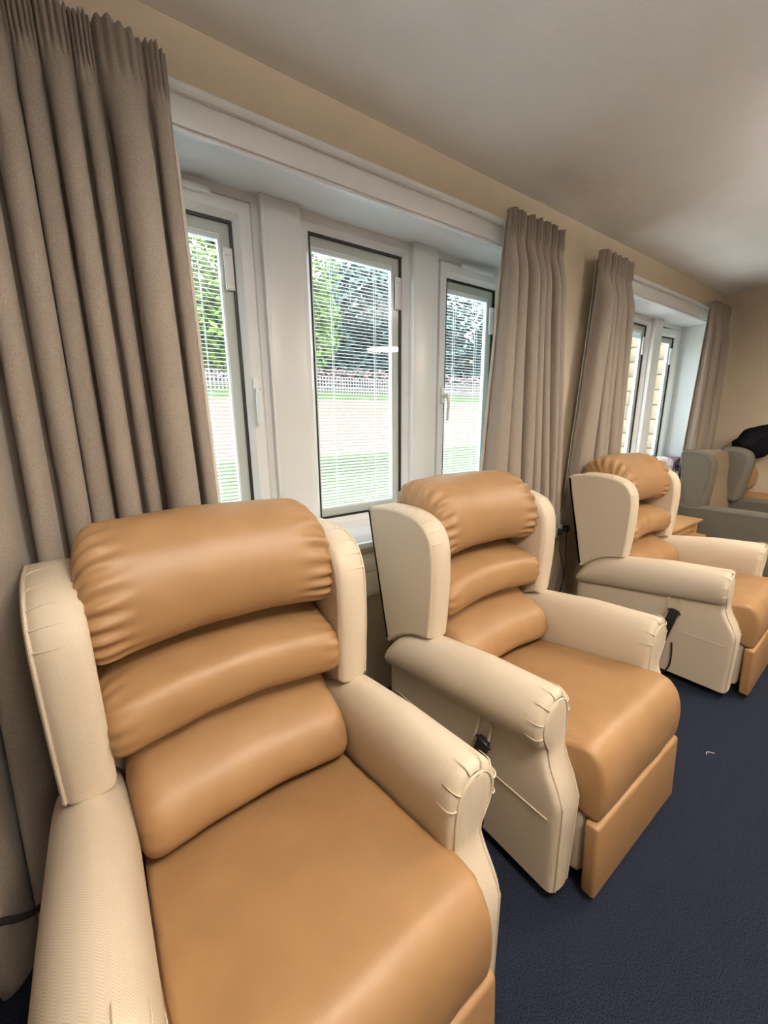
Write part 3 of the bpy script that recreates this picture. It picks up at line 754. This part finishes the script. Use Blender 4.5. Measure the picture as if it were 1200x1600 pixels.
def leaves(bm, c, rad, n, size, rnd):
    for _ in range(n):
        d = Vector((rnd.gauss(0, 1), rnd.gauss(0, 1), rnd.gauss(0, 1))).normalized() * rnd.uniform(.55, 1.0)
        p = Vector(c) + Vector((d.x * rad[0], d.y * rad[1], d.z * rad[2]))
        a = Vector((rnd.uniform(-1, 1), rnd.uniform(-1, 1), rnd.uniform(-1, 1))).normalized(); b = a.orthogonal().normalized()
        s = size * rnd.uniform(.6, 1.3)
        v = [bm.verts.new(p + a * s), bm.verts.new(p + b * s * .55), bm.verts.new(p - a * s), bm.verts.new(p - b * s * .55)]
        bm.faces.new(v)
def tree(label, x, y, z, trunk_h, blobs, n, size, mat, seed, r=.18):
    rnd = random.Random(seed); t = empty('tree', (x, y, z)); tag(t, label, 'tree', 'trees in the garden')
    tubes('trunk', [catmull([(0, 0, -.3), (.05, .02, trunk_h * .4), (-.04, 0, trunk_h * .8), (.05, 0, trunk_h * 1.25)], 4)], lambda q: r * (1 - .55 * q), 'bark', t, 10)
    bm = bmesh.new()
    for (bx, by, bz, rx, ry, rz) in blobs: leaves(bm, (bx, by, bz), (rx, ry, rz), n, size, rnd)
    o = obj('foliage', finish('foliage', bm, smooth=False, uv=False), mat, t); o['kind'] = 'stuff'
    return t
tree('light green tree closest to the near window, with sky showing between its leaves', 3.5, 9.5, -.1, 3.4, [(0, 0, 4.6, 1.9, 1.5, 1.3), (-1.1, .2, 3.5, 1.3, 1.2, 1.0), (.7, 0, 3.6, 1.2, 1.1, 1.1), (.2, .1, 5.6, 1.4, 1.2, 1.0)], 2300, .11, 'leaf_light', 3)
tree('broad blue green tree behind the fence, seen through the centre pane', 21.0, 33, 4.2, 4, [(0, 0, 6.8, 4.2, 3, 4.2), (-3.4, 0, 4.6, 3.0, 2.4, 4.0), (3.2, 0, 5.6, 3.2, 2.4, 4.6), (-1.0, 0, 1.6, 5.0, 1.6, 2.0), (5.0, 0, 2.2, 3.0, 1.6, 2.4)], 3200, .40, 'leaf_dark', 4, .3)
tree('rounded blue green tree behind the fence, seen through the window beside the short curtain', 38.5, 36, 4.3, 5, [(0, 0, 8.0, 5.5, 3, 6.5), (-5.0, 0, 5.0, 3.6, 2.4, 4.6), (5.2, 0, 5.0, 4.2, 2.4, 4.6), (0, 0, 2.0, 7.0, 1.6, 2.4)], 3000, .42, 'leaf_dark', 5, .3)
tree('pale green tree behind the fence, seen through the left window', 10.0, 31, 3.9, 3, [(0, 0, 3.8, 3.0, 2.6, 2.6), (-2.2, 0, 2.8, 2.2, 2, 2.0), (2.2, 0, 3, 2.0, 2, 2.0)], 1700, .28, 'leaf_light', 6, .25)
hd = empty('hedge', (14, 28.6, 3.5)); tag(hd, 'pinkish hedge running along the garden fence', 'hedge')
bm = bmesh.new(); rnd = random.Random(11)
for i in range(40): leaves(bm, (-14 + i * 1.2, 0, .9), (.8, .5, .9), 170, .16, rnd)
o = obj('foliage', finish('foliage', bm, smooth=False, uv=False), 'leaf_pink', hd); o['kind'] = 'stuff'
tubes('stems', [[(-14 + i * 1.2, 0, -.3), (-14 + i * 1.2, 0, .7)] for i in range(40)], .04, 'bark', hd, 6)
fn = empty('garden_fence', (13, 27.4, 3.2)); tag(fn, 'dark wooden picket fence at the top of the grass bank', 'fence')
for k in range(2): boxm('rail', (-14, .02, .35 + k * .55), (30, .06, .43 + k * .55), 'fence', fn)
bm = bmesh.new(); add_box(bm, (-.04, -.015, 0), (.04, .015, 1.15), 0)
pm = finish('picket', bm, smooth=False); pm.materials.append(M['fence'])
for i in range(187): obj('picket', pm, None, fn, (-14 + i * .235, 0, 0))
hs_ = empty('house', (9.6, 44, 4.4)); tag(hs_, 'pale house with a light slate roof in the distance', 'house')
boxm('wall', (-4, -3, 0), (4, 3, 3.0), 'render', hs_)
bm = bmesh.new()
v = [bm.verts.new(p) for p in ((-4.4, -3.4, 2.9), (4.4, -3.4, 2.9), (4.4, 3.4, 2.9), (-4.4, 3.4, 2.9), (-4.4, 0, 5.2), (4.4, 0, 5.2))]
for f in ((0, 1, 5, 4), (2, 3, 4, 5), (0, 4, 3), (1, 2, 5), (0, 3, 2, 1)): bm.faces.new([v[i] for i in f])
obj('roof', finish('roof', bm, smooth=False), 'roof', hs_)
for x in (-2.4, 0, 2.4): boxm('window', (x - .5, -3.04, 1.0), (x + .5, -2.99, 2.2), 'gasket', hs_)
# sandstone wing of the building outside the far window
sw = empty('stone_wall', (6.4, 4.4, -.25)); tag(sw, 'sunlit sandstone block wall outside the far window', 'wall')
boxm('mortar_bed', (.012, -2.5, 0), (.30, -.3, 4.2), 'mortar', sw)
bms = []
for k in range(4):
    bm = bmesh.new(); rnd = random.Random(k); l = (.42, .36, .46, .30)[k]
    add_box(bm, (0, 0, 0), (.10, l - .012, .186), .006, 1)
    for v in bm.verts:
        if v.co.x < .01: v.co.x += rnd.uniform(-.006, .006)
    me = finish('stone_block', bm, angle=60); me.materials.append(M['stone']); bms.append((me, l))
rnd = random.Random(5)
for r_ in range(21):
    y = -2.5 - rnd.uniform(0, .2)
    while y < -.35:
        me, l = bms[rnd.randrange(4)]
        obj('stone_block', me, None, sw, (rnd.uniform(-.006, .006), y, r_ * .198 + .004)); y += l
